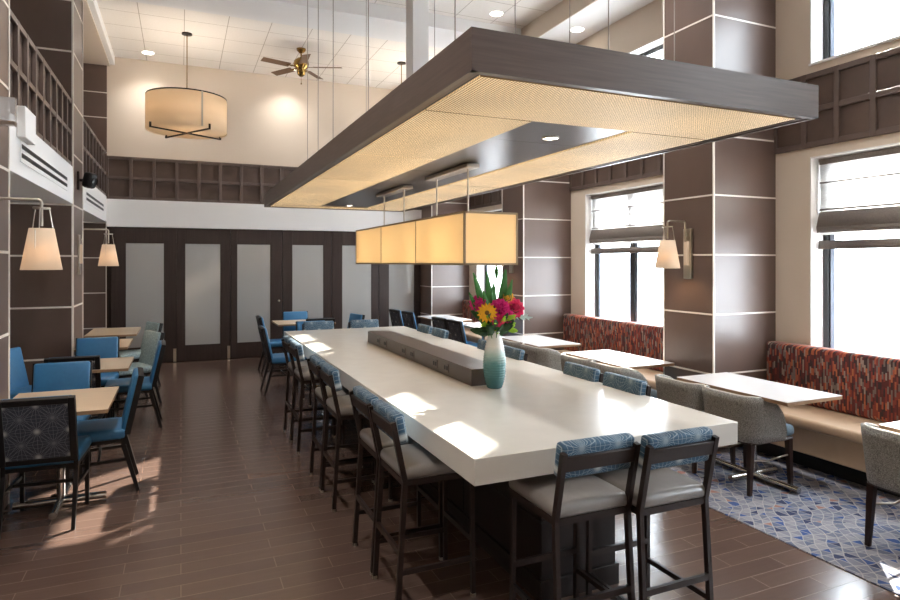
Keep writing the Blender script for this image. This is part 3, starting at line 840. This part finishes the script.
# speaker and exit sign on the piers
sp = empty('wall_speaker', (XL, 8.62, 2.74))
MB().box(0, .02, -.05, .05, -.12, .1).build('wall_plate', M['dark_metal'], sp, bevel=.003)
MB().tube([(.01, 0, 0), (.08, 0, 0)], .018, 8).build('bracket', M['dark_metal'], sp)
q = MB(); q.cushion((0, 0, 0), (.13, .13, .19), .04); q.bm.transform(Matrix.Translation((.13, -.02, .0)) @ Matrix.Rotation(math.radians(-35), 4, 'Z') @ Matrix.Rotation(math.radians(14), 4, 'Y'))
q.build('cabinet', M['black'], sp)
q = MB(); q.lathe([(.001, .0), (.045, .0), (.05, .01), (.045, .014)], 20); q.bm.transform(Matrix.Translation((.13, -.02, .0)) @ Matrix.Rotation(math.radians(-35), 4, 'Z') @ Matrix.Rotation(math.radians(14), 4, 'Y') @ Matrix.Translation((.062, 0, 0)) @ Matrix.Rotation(PI/2, 4, 'Y'))
q.build('cone', M['black_frame'], sp)
tag(sp, 'small black speaker bracketed to the aisle pier between the two grid railings', 'speaker')

ex = empty('exit_sign', (XL, 5.0, 2.6))
MB().box(0, .06, .60, .96, .10, .34).build('housing', M['white_paint'], ex, bevel=.006)
def clear_mat():
    m, nt, b = newmat('clear_acrylic'); out = nt.nodes['Material Output']; nt.nodes.remove(b)
    tr = nt.nodes.new('ShaderNodeBsdfTransparent'); gl = nt.nodes.new('ShaderNodeBsdfPrincipled'); gl.inputs['Base Color'].default_value = lin(220, 222, 224); gl.inputs['Roughness'].default_value = .1
    mx = nt.nodes.new('ShaderNodeMixShader'); mx.inputs[0].default_value = .42
    nt.links.new(tr.outputs[0], mx.inputs[1]); nt.links.new(gl.outputs[0], mx.inputs[2]); nt.links.new(mx.outputs[0], out.inputs['Surface']); return m
M['acrylic'] = clear_mat()
MB().box(.0, .20, -.42, -.37, .02, .17).build('sign_plate', M['acrylic'], ex)
MB().box(.0, .20, -.425, -.365, .0, .022).build('edge_rail', M['nickel'], ex)
q = MB(); q.lathe([(.012, -.001), (.02, -.001), (.02, .001), (.012, .001), (.012, -.001)], 16); q.bm.transform(Matrix.Translation((.085, -.423, .11)) @ Matrix.Rotation(PI/2, 4, 'X'))
q.box(.02, .05, -.424, -.421, .106, .114); q.build('sign_mark', M['dark_metal'], ex)
tag(ex, 'clear acrylic emergency sign with white housing high on the near aisle pier', 'sign')

# ------------------------------------------------------------------ tables
def cafe_table(x0, x1, y0, y1, top, edge, label, group, z=.75, posts=2):
    t = empty('cafe_table', ((x0+x1)/2, (y0+y1)/2, 0)); w, l = (x1-x0)/2, (y1-y0)/2
    MB().box(-w, w, -l, l, z-.028, z-.002).build('edge_band', edge, t, bevel=.002)
    MB().box(-w, w, -l, l, z-.002, z).build('tabletop', top, t)
    ps = (-l*.62, l*.62) if posts == 2 else (0,)
    for yy in ps:
        MB().tube([(0, yy, .05), (0, yy, z-.03)], .028, 14).build('post', M['chrome'], t)
        MB().tube([(-w*.85, yy, .035), (w*.85, yy, .035)], .026, 12).build('foot_bar', M['chrome'], t)
        MB().box(-.15, .15, yy-.05, yy+.05, z-.04, z-.028).build('top_plate', M['dark_metal'], t)
    if posts == 1:
        MB().tube([(0, -l*.75, .035), (0, l*.75, .035)], .026, 12).build('foot_bar', M['chrome'], t)
    if posts == 2:
        for s in (-1, 1):
            MB().tube([(s*.035, ps[0], .035), (s*.035, ps[1], .035)], .014, 10).build('floor_rail', M['chrome'], t)
    tag(t, label, 'table', group); return t
RW = (M['table_white'], M['table_edge'])
cafe_table(3.94, 4.52, 1.35, 2.42, *RW, 'grey-white table cut off at the frame edge, in front of a lone tweed chair', 'window tables', posts=1)
cafe_table(3.95, 4.54, 3.05, 4.12, *RW, 'grey-white table between the front column and its stretch of striped banquette', 'window tables', posts=1)
cafe_table(3.88, 4.48, 4.7, 5.74, *RW, 'sunlit white table along the middle banquette, just behind the front column', 'window tables', posts=1)
cafe_table(3.88, 4.48, 6.26, 7.3, *RW, 'grey-white table at the far end of the middle banquette, beside the bouquet', 'window tables', posts=1)
cafe_table(4.12, 4.75, 8.38, 9.25, *RW, 'bright white table beyond the bouquet beside a pair of dark-backed chairs', 'window tables', posts=1)
cafe_table(4.02, 4.62, 9.6, 10.7, *RW, 'grey-white table nearest the back corner column', 'window tables', posts=1)
LW = (M['maple'], M['table_edge'])
cafe_table(-1.13, -.455, 4.77, 5.61, *LW, 'pale maple table behind the chair with the starburst back', 'aisle tables', posts=1)
cafe_table(-1.2, -.455, 6.54, 7.3, *LW, 'pale maple table second along the aisle, in the first alcove', 'aisle tables', posts=1)
cafe_table(-1.12, -.575, 8.16, 9.06, *LW, 'pale maple table against the pier under the speaker', 'aisle tables', posts=1)
cafe_table(-1.2, -.565, 9.58, 10.62, *LW, 'pale maple table at the far end of the aisle, near the folding doors', 'aisle tables', posts=1)
cafe_table(1.42, 2.35, 10.1, 10.85, *LW, 'pale table in front of the folding doors at the far end', 'far tables', posts=1)
cafe_table(1.5, 2.12, 8.2, 8.85, *LW, 'pale table just past the far end of the communal table', 'far tables', posts=1)

# ------------------------------------------------------------------ banquettes along the windows
def banquette(y0, y1, label):
    t = empty('banquette', (5.0, (y0+y1)/2, 0)); h = (y1-y0)/2
    MB().box(-.12, .29, -h, h, .006, .16).build('plinth', M['black'], t)
    MB().box(-.27, .29, -h, h, .16, .37).build('base', M['bench_vinyl'], t, bevel=.01)
    MB().cushion((-.03, 0, .415), (.56, 2*h, .09), .03).build('seat', M['bench_vinyl'], t)
    MB().cushion((.225, 0, .725), (.15, 2*h, .53), .035).build('backrest', M['banquette'], t)
    tag(t, label, 'banquette', 'window banquettes'); return t
banquette(1.44, 4.22, 'red streaked banquette with tan seat between the front column and the frame edge')
banquette(4.88, 7.66, 'red streaked banquette under the middle window, between the two sconce columns')
banquette(8.32, 11.19, 'red streaked banquette under the far window, past the bouquet')

# ------------------------------------------------------------------ chair kinds (all face local +Y)
def make_dining_chair(F=None, B=None):
    F = F or M['blue_vinyl']; B = B or M['chair_fabric']
    t = empty('dining_chair')
    MB().cushion((0, .02, .445), (.45, .45, .075), .025, .012).build('seat', F, t)
    fr = MB()
    fr.box(-.2, .2, -.2, -.17, .385, .41).box(-.2, .2, .19, .22, .385, .41).box(-.215, -.19, -.2, .22, .385, .41).box(.19, .215, -.2, .22, .385, .41)
    fr.build('seat_frame', M['black_frame'], t)
    rot = Euler((math.radians(12.5), 0, 0))
    MB().cushion((0, -.24, .665), (.42, .055, .44), .022, rot=rot).build('backrest', F, t)
    # upholstered outer back in a dark rim
    R = Matrix.Translation((0, -.24, .665)) @ rot.to_matrix().to_4x4()
    b = MB(); b.box(-.185, .185, -.036, -.02, -.20, .185); 
    o = b.build('back_panel', B, t); o.matrix_local = R
    b = MB(); b.box(-.22, -.18, -.042, .0, -.225, .222).box(.18, .22, -.042, .0, -.225, .222).box(-.18, .18, -.042, .0, .182, .222).box(-.18, .18, -.042, 0, -.225, -.19)
    o = b.build('back_frame', M['black_frame'], t, bevel=.003); o.matrix_local = R
    for s in (-1, 1):
        MB().bar((s*.2, .2, .41), (s*.2, .205, 0), .028, .028, w2=.024, h2=.024).build('leg', M['black_frame'], t)
        MB().bar((s*.205, -.19, .47), (s*.205, -.185, .36), .026, .034).bar((s*.205, -.185, .365), (s*.205, -.285, 0), .026, .034, w2=.022, h2=.026).build('leg', M['black_frame'], t)
        MB().bar((s*.203, .2, .24), (s*.203, -.21, .25), .016, .022).build('stretcher', M['black_frame'], t)
    MB().bar((-.2, -.02, .245), (.2, -.02, .245), .016, .02).build('stretcher', M['black_frame'], t)
    return t

def make_barrel_chair(fab):
    t = empty('barrel_chair')
    # U-shaped plan, from one arm tip round the back to the other
    pts = []; W, D, r = .255, .25, .13
    pts += [(W, .10), (W, .075), (W, .04), (W, -.01), (W, -.06)]
    for k in range(7):
        a = k/6*PI/2; pts.append((W-r+r*math.cos(a), -D+r-r*math.sin(a)))
    mid = [(x, -D) for x in (.07, 0.0)]
    half = pts + mid
    full = half + [(-x, y) for x, y in half[:-1][::-1]]
    def topz(x, y):
        base = .80 - .03*(1 - min(1, (y+D)/.001 if y > -D else 0))*0
        f = max(0, (y+.20)/.29)            # arms sweep down towards the front
        return .47 + .275*math.sqrt(max(0, 1-min(1, f)**2.0)) if f > 0 else .745
    b = MB(); NZ = 6; grid_ = []
    for (x, y) in full:
        zt = topz(x, y); colv = []
        for j in range(NZ+1):
            f = j/NZ; z = .40 + (zt-.40)*f
            k = .92 + .08*f                        # a little wider at the top
            yy = y*k if y < 0 else y
            colv.append(b.bm.verts.new((x*k, yy-.02*f*(1 if y < -.1 else 0), z)))
        grid_.append(colv)
    for A, B in zip(grid_, grid_[1:]):
        for j in range(NZ): b.bm.faces.new((A[j], B[j], B[j+1], A[j+1]))
    rim = [c[-1].co.copy() for c in grid_]; edge0 = [v.co.copy() for v in grid_[0]]; edge1 = [v.co.copy() for v in grid_[-1]]
    sh = b.build('shell', fab, t, smooth=60, solid=.045)
    MB().tube(edge0[::2] + rim + edge1[::-2], .006, 6).build('piping', M['piping'], sh)
    MB().cushion((0, .03, .445), (.44, .46, .085), .035, .012).build('seat', M['seat_blue_grey'], t)
    ap = MB(); ap.box(-.22, .22, -.225, .235, .375, .405); ap.build('apron', M['chair_wood'], t, bevel=.02)
    for s in (-1, 1):
        MB().bar((s*.195, .205, .39), (s*.205, .215, 0), .042, .042, w2=.026, h2=.026).build('leg', M['chair_wood'], t)
        MB().bar((s*.195, -.2, .39), (s*.205, -.225, 0), .042, .042, w2=.026, h2=.026).build('leg', M['chair_wood'], t)
        MB().tube([(s*.198, .2, .26), (s*.185, .0, .235), (s*.198, -.2, .26)], .007, 8).build('side_rail', M['nickel'], t)
    return t

def make_stool():
    t = empty('bar_stool')
    MB().cushion((0, .02, .685), (.40, .42, .06), .025, .022).build('seat', M['grey_vinyl'], t)
    b = MB(); b.box(-.19, .19, -.185, -.155, .63, .66).box(-.19, .19, .185, .215, .63, .66).box(-.195, -.165, -.185, .215, .63, .66).box(.165, .195, -.185, .215, .63, .66)
    b.build('seat_frame', M['stool_wood'], t)
    for s in (-1, 1):
        MB().bar((s*.18, .2, .65), (s*.185, .205, 0), .022, .022).build('leg', M['stool_wood'], t)
        b = MB(); b.bar((s*.19, -.175, .66), (s*.195, -.215, 0), .022, .026)
        b.bar((s*.19, -.175, .65), (s*.19, -.239, .955), .023, .027); b.build('leg', M['stool_wood'], t)
        MB().bar((s*.184, .2, .20), (s*.192, -.205, .20), .016, .024).build('stretcher', M['stool_wood'], t)
        for yy in (.205, -.215):
            MB().tube([(s*.187 if yy > 0 else s*.195, yy, 0.0), (s*.187 if yy > 0 else s*.195, yy, .015)], .016, 8).build('glide', M['nickel'], t)
    MB().bar((-.183, .2, .30), (.183, .2, .30), .018, .028).build('footrest', M['stool_wood'], t)
    MB().bar((-.19, -.20, .30), (.19, -.20, .30), .018, .028).build('stretcher', M['stool_wood'], t)
    rot = Euler((math.radians(10), 0, 0))
    b = MB(); b.obox((0, -.229, .905), (.37, .018, .065), rot); b.build('back_slat', M['stool_wood'], t, bevel=.003)
    o = MB().cushion((0, 0, 0), (.385, .06, .155), .018).build('back_pad', M['stool_fabric'], t)
    o.matrix_local = Matrix.Translation((0, -.193, .912)) @ rot.to_matrix().to_4x4()
    return t

PX, NX, PY, NY = -PI/2, PI/2, 0, PI      # headings: facing +X, -X, +Y, -Y
def series(proto, spots, cat, group):
    for i, (x, y, rz, label) in enumerate(spots):
        o = proto if i == 0 else copy_tree(proto)
        o.location = (x, y, o.location.z); o.rotation_euler = (0, 0, rz)
        tag(o, label, cat, group)
def jr(d): return math.radians(d)

series(make_dining_chair(), [
    (-.835, 4.97, PY+jr(-3), 'blue dining chair seen from behind with dark starburst back, nearest on the aisle'),
    (-.60, 5.47, NX+jr(4), 'blue dining chair in profile on the aisle side of the first maple table'),
    (-.94, 5.96, NY, 'blue dining chair facing us across the first maple table'),
    (-.91, 6.86, PY, 'dark-backed dining chair standing back to back with the blue one at the first maple table'),
    (-1.33, 7.28, PX+jr(-20), 'bright blue dining chair on the wall side of the alcove table'),
    (-.88, 7.86, NY, 'blue dining chair facing us at the far side of the alcove table'),
    (-.48, 7.36, NX+jr(2), 'blue dining chair in profile on the aisle side of the alcove table'),
    (1.29, 8.57, PX, 'blue dining chair in profile just past the far corner of the communal table'),
    (1.44, 10.22, PX, 'blue dining chair in profile behind another, nearer the folding doors'),
    (1.84, 10.72, NY, 'blue dining chair facing us with its back to the folding doors'),
    (1.97, 9.80, PY, 'dark-backed dining chair at the far table, its top rail showing over a blue one'),
    (1.76, 8.86, NY, 'blue dining chair facing us beyond the far end of the communal table'),
    (2.42, 10.02, NX+jr(12), 'dark blue dining chair turned sideways before the fifth frosted pane'),
    (3.88, 10.75, PX+jr(4), 'dark-backed dining chair furthest along by the last frosted pane'),
    (3.93, 10.2, PX+jr(4), 'dark-backed dining chair with bright blue edge beside the last frosted pane'),
    (4.0, 8.92, PX+jr(4), 'dark-backed dining chair of the pair before the bouquet, farther one'),
    (4.05, 8.45, PX+jr(4), 'dark-backed dining chair of the pair before the bouquet, nearer one'),
], 'chair', 'blue dining chairs')

series(make_barrel_chair(M['tweed']), [
    (4.10, 2.24, PX, 'grey tweed barrel chair cut off at the frame edge before the streaked banquette'),
    (4.11, 3.52, PX, 'grey tweed barrel chair with blue-grey seat shown whole on the carpet'),
    (4.11, 4.06, PX, 'grey tweed barrel chair tucked behind the whole one, next to the front column'),
    (4.05, 4.93, PX, 'grey tweed barrel chair at the sunlit table, nearer one of two'),
    (4.05, 5.46, PX, 'grey tweed barrel chair at the sunlit table, farther one of two'),
    (4.08, 6.36, PX, 'grey tweed barrel chair at the table by the bouquet, right behind a stool pad'),
    (4.08, 6.95, PX, 'grey tweed barrel chair hidden mostly behind the vase'),
], 'chair', 'grey barrel chairs')
series(make_dining_chair(M['tweed_light'], M['tweed_light']), [
    (-.57, 8.46, NX+jr(24), 'pale teal tweed dining chair in profile behind the aisle chair of the alcove table'),
    (-.62, 9.75, NX+jr(24), 'pale teal tweed dining chair furthest along the aisle tables'),
], 'chair', 'pale teal dining chairs')

def st(side, yc): return (1.20, yc, PX) if side == 'L' else (2.55, yc, NX)
SL = [(1.20, 3.10, PX, 'bar stool on the aisle side of the communal table, closest to the camera'),
      (1.20, 3.53, PX, 'bar stool tucked second from the near corner on the aisle side'),
      (1.20, 4.49, PX, 'bar stool third from the near corner on the aisle side, nearer of the middle pair'),
      (1.20, 4.92, PX, 'bar stool fourth on the aisle side, farther of the middle pair'),
      (1.20, 5.92, PX, 'bar stool fifth on the aisle side, nearer of the last pair'),
      (1.20, 6.33, PX, 'bar stool sixth on the aisle side by the far corner of the communal table'),
      (1.645, 2.39, PY, 'bar stool at the near end of the communal table, closer to the aisle'),
      (2.045, 2.33, PY, 'bar stool at the near end of the communal table, closer to the carpet'),
      (2.51, 3.30, NX, 'bar stool on the window side showing only its pad, before the sunlit table'),
      (2.51, 3.78, NX, 'bar stool on the window side, its pad beside two tweed chair backs'),
      (2.51, 4.83, NX, 'bar stool on the window side, its pad just beside the vase'),
      (2.51, 5.27, NX, 'bar stool on the window side, hidden behind the vase'),
      (2.51, 6.48, NX, 'bar stool on the window side, pad below the nearer dark chair pair'),
      (2.51, 6.96, NX, 'bar stool on the window side by the far corner, pad below dark chairs'),
      (1.62, 7.72, NY, 'bar stool at the far end of the communal table, closer to the aisle'),
      (2.22, 7.72, NY, 'bar stool at the far end of the communal table, closer to the windows')]
series(make_stool(), SL, 'bar stool', 'bar stools round the communal table')

# ------------------------------------------------------------------ outside
M['snow'] = mat('pale_ground', (232, 234, 238), .9, noise=.03, nscale=.3)
struct(MB().box(5.7, 90, -60, 90, -.5, -.3).build('ground', M['snow']))

# ------------------------------------------------------------------ light
w = bpy.data.worlds.new('sky'); SC.world = w; w.use_nodes = True
bg = w.node_tree.nodes['Background']; bg.inputs[0].default_value = (.84, .92, 1, 1); bg.inputs[1].default_value = 13.0
sd = Vector((-.85, -.69, -.575)).normalized()
S = bpy.data.lights.new('sun', 'SUN'); S.energy = 20; S.angle = math.radians(.6); S.color = (1, .93, .82)
so = bpy.data.objects.new('sun', S); COL.objects.link(so); so.rotation_euler = sd.to_track_quat('-Z', 'Y').to_euler(); so.location = (20, 12, 14)
def portal(loc, rot, sx, sy):
    L = bpy.data.lights.new('window_portal', 'AREA'); L.shape = 'RECTANGLE'; L.size = sx; L.size_y = sy
    L.cycles.is_portal = True
    o = bpy.data.objects.new('window_portal', L); COL.objects.link(o); o.location = loc; o.rotation_euler = rot
for y0, y1 in ys:
    portal((XR+.3, (y0+y1)/2, (ZB0+ZB1)/2), (0, PI/2, 0), ZB1-ZB0, y1-y0)
    portal((XR+.3, (y0+y1)/2, (ZU0+ZU1)/2), (0, PI/2, 0), ZU1-ZU0, y1-y0)

# canopy and pendant lamps
def area(loc, sx, sy, e, col, rot=(0, 0, 0)):
    L = bpy.data.lights.new('panel_lamp', 'AREA'); L.shape = 'RECTANGLE'; L.size = sx; L.size_y = sy; L.energy = e; L.color = col
    o = bpy.data.objects.new('panel_lamp', L); COL.objects.link(o); o.location = loc; o.rotation_euler = rot
for yy in (-1.0, -.33, .33, 1.0):
    L = bpy.data.lights.new('pendant_lamp', 'POINT'); L.energy = 2.0; L.color = (1, .88, .7); L.shadow_soft_size = .04
    o = bpy.data.objects.new('pendant_lamp', L); COL.objects.link(o); o.parent = bp; o.location = (0, yy, .12)

# ------------------------------------------------------------------ camera
cam = bpy.data.cameras.new('camera'); co = bpy.data.objects.new('camera', cam); COL.objects.link(co)
co.location = (0, 0, 1.75); co.rotation_euler = (PI/2, 0, -math.atan2(.4003, .9164))
cam.sensor_width = 36; cam.lens = 36*616/900; cam.shift_y = -(300-262)/900; cam.clip_start = .05; cam.clip_end = 300
SC.camera = co
SC.view_settings.view_transform = 'Standard'; SC.view_settings.look = 'None'; SC.view_settings.gamma = 1
SC.view_settings.use_curve_mapping = False
SC.view_settings.exposure = .85
SC.cycles.max_bounces = 8; SC.cycles.diffuse_bounces = 5; SC.cycles.glossy_bounces = 4; SC.cycles.transmission_bounces = 6; SC.cycles.transparent_max_bounces = 8
SC.cycles.sample_clamp_indirect = 6; SC.cycles.caustics_reflective = False; SC.cycles.caustics_refractive = False
SC.cycles.use_denoising = True
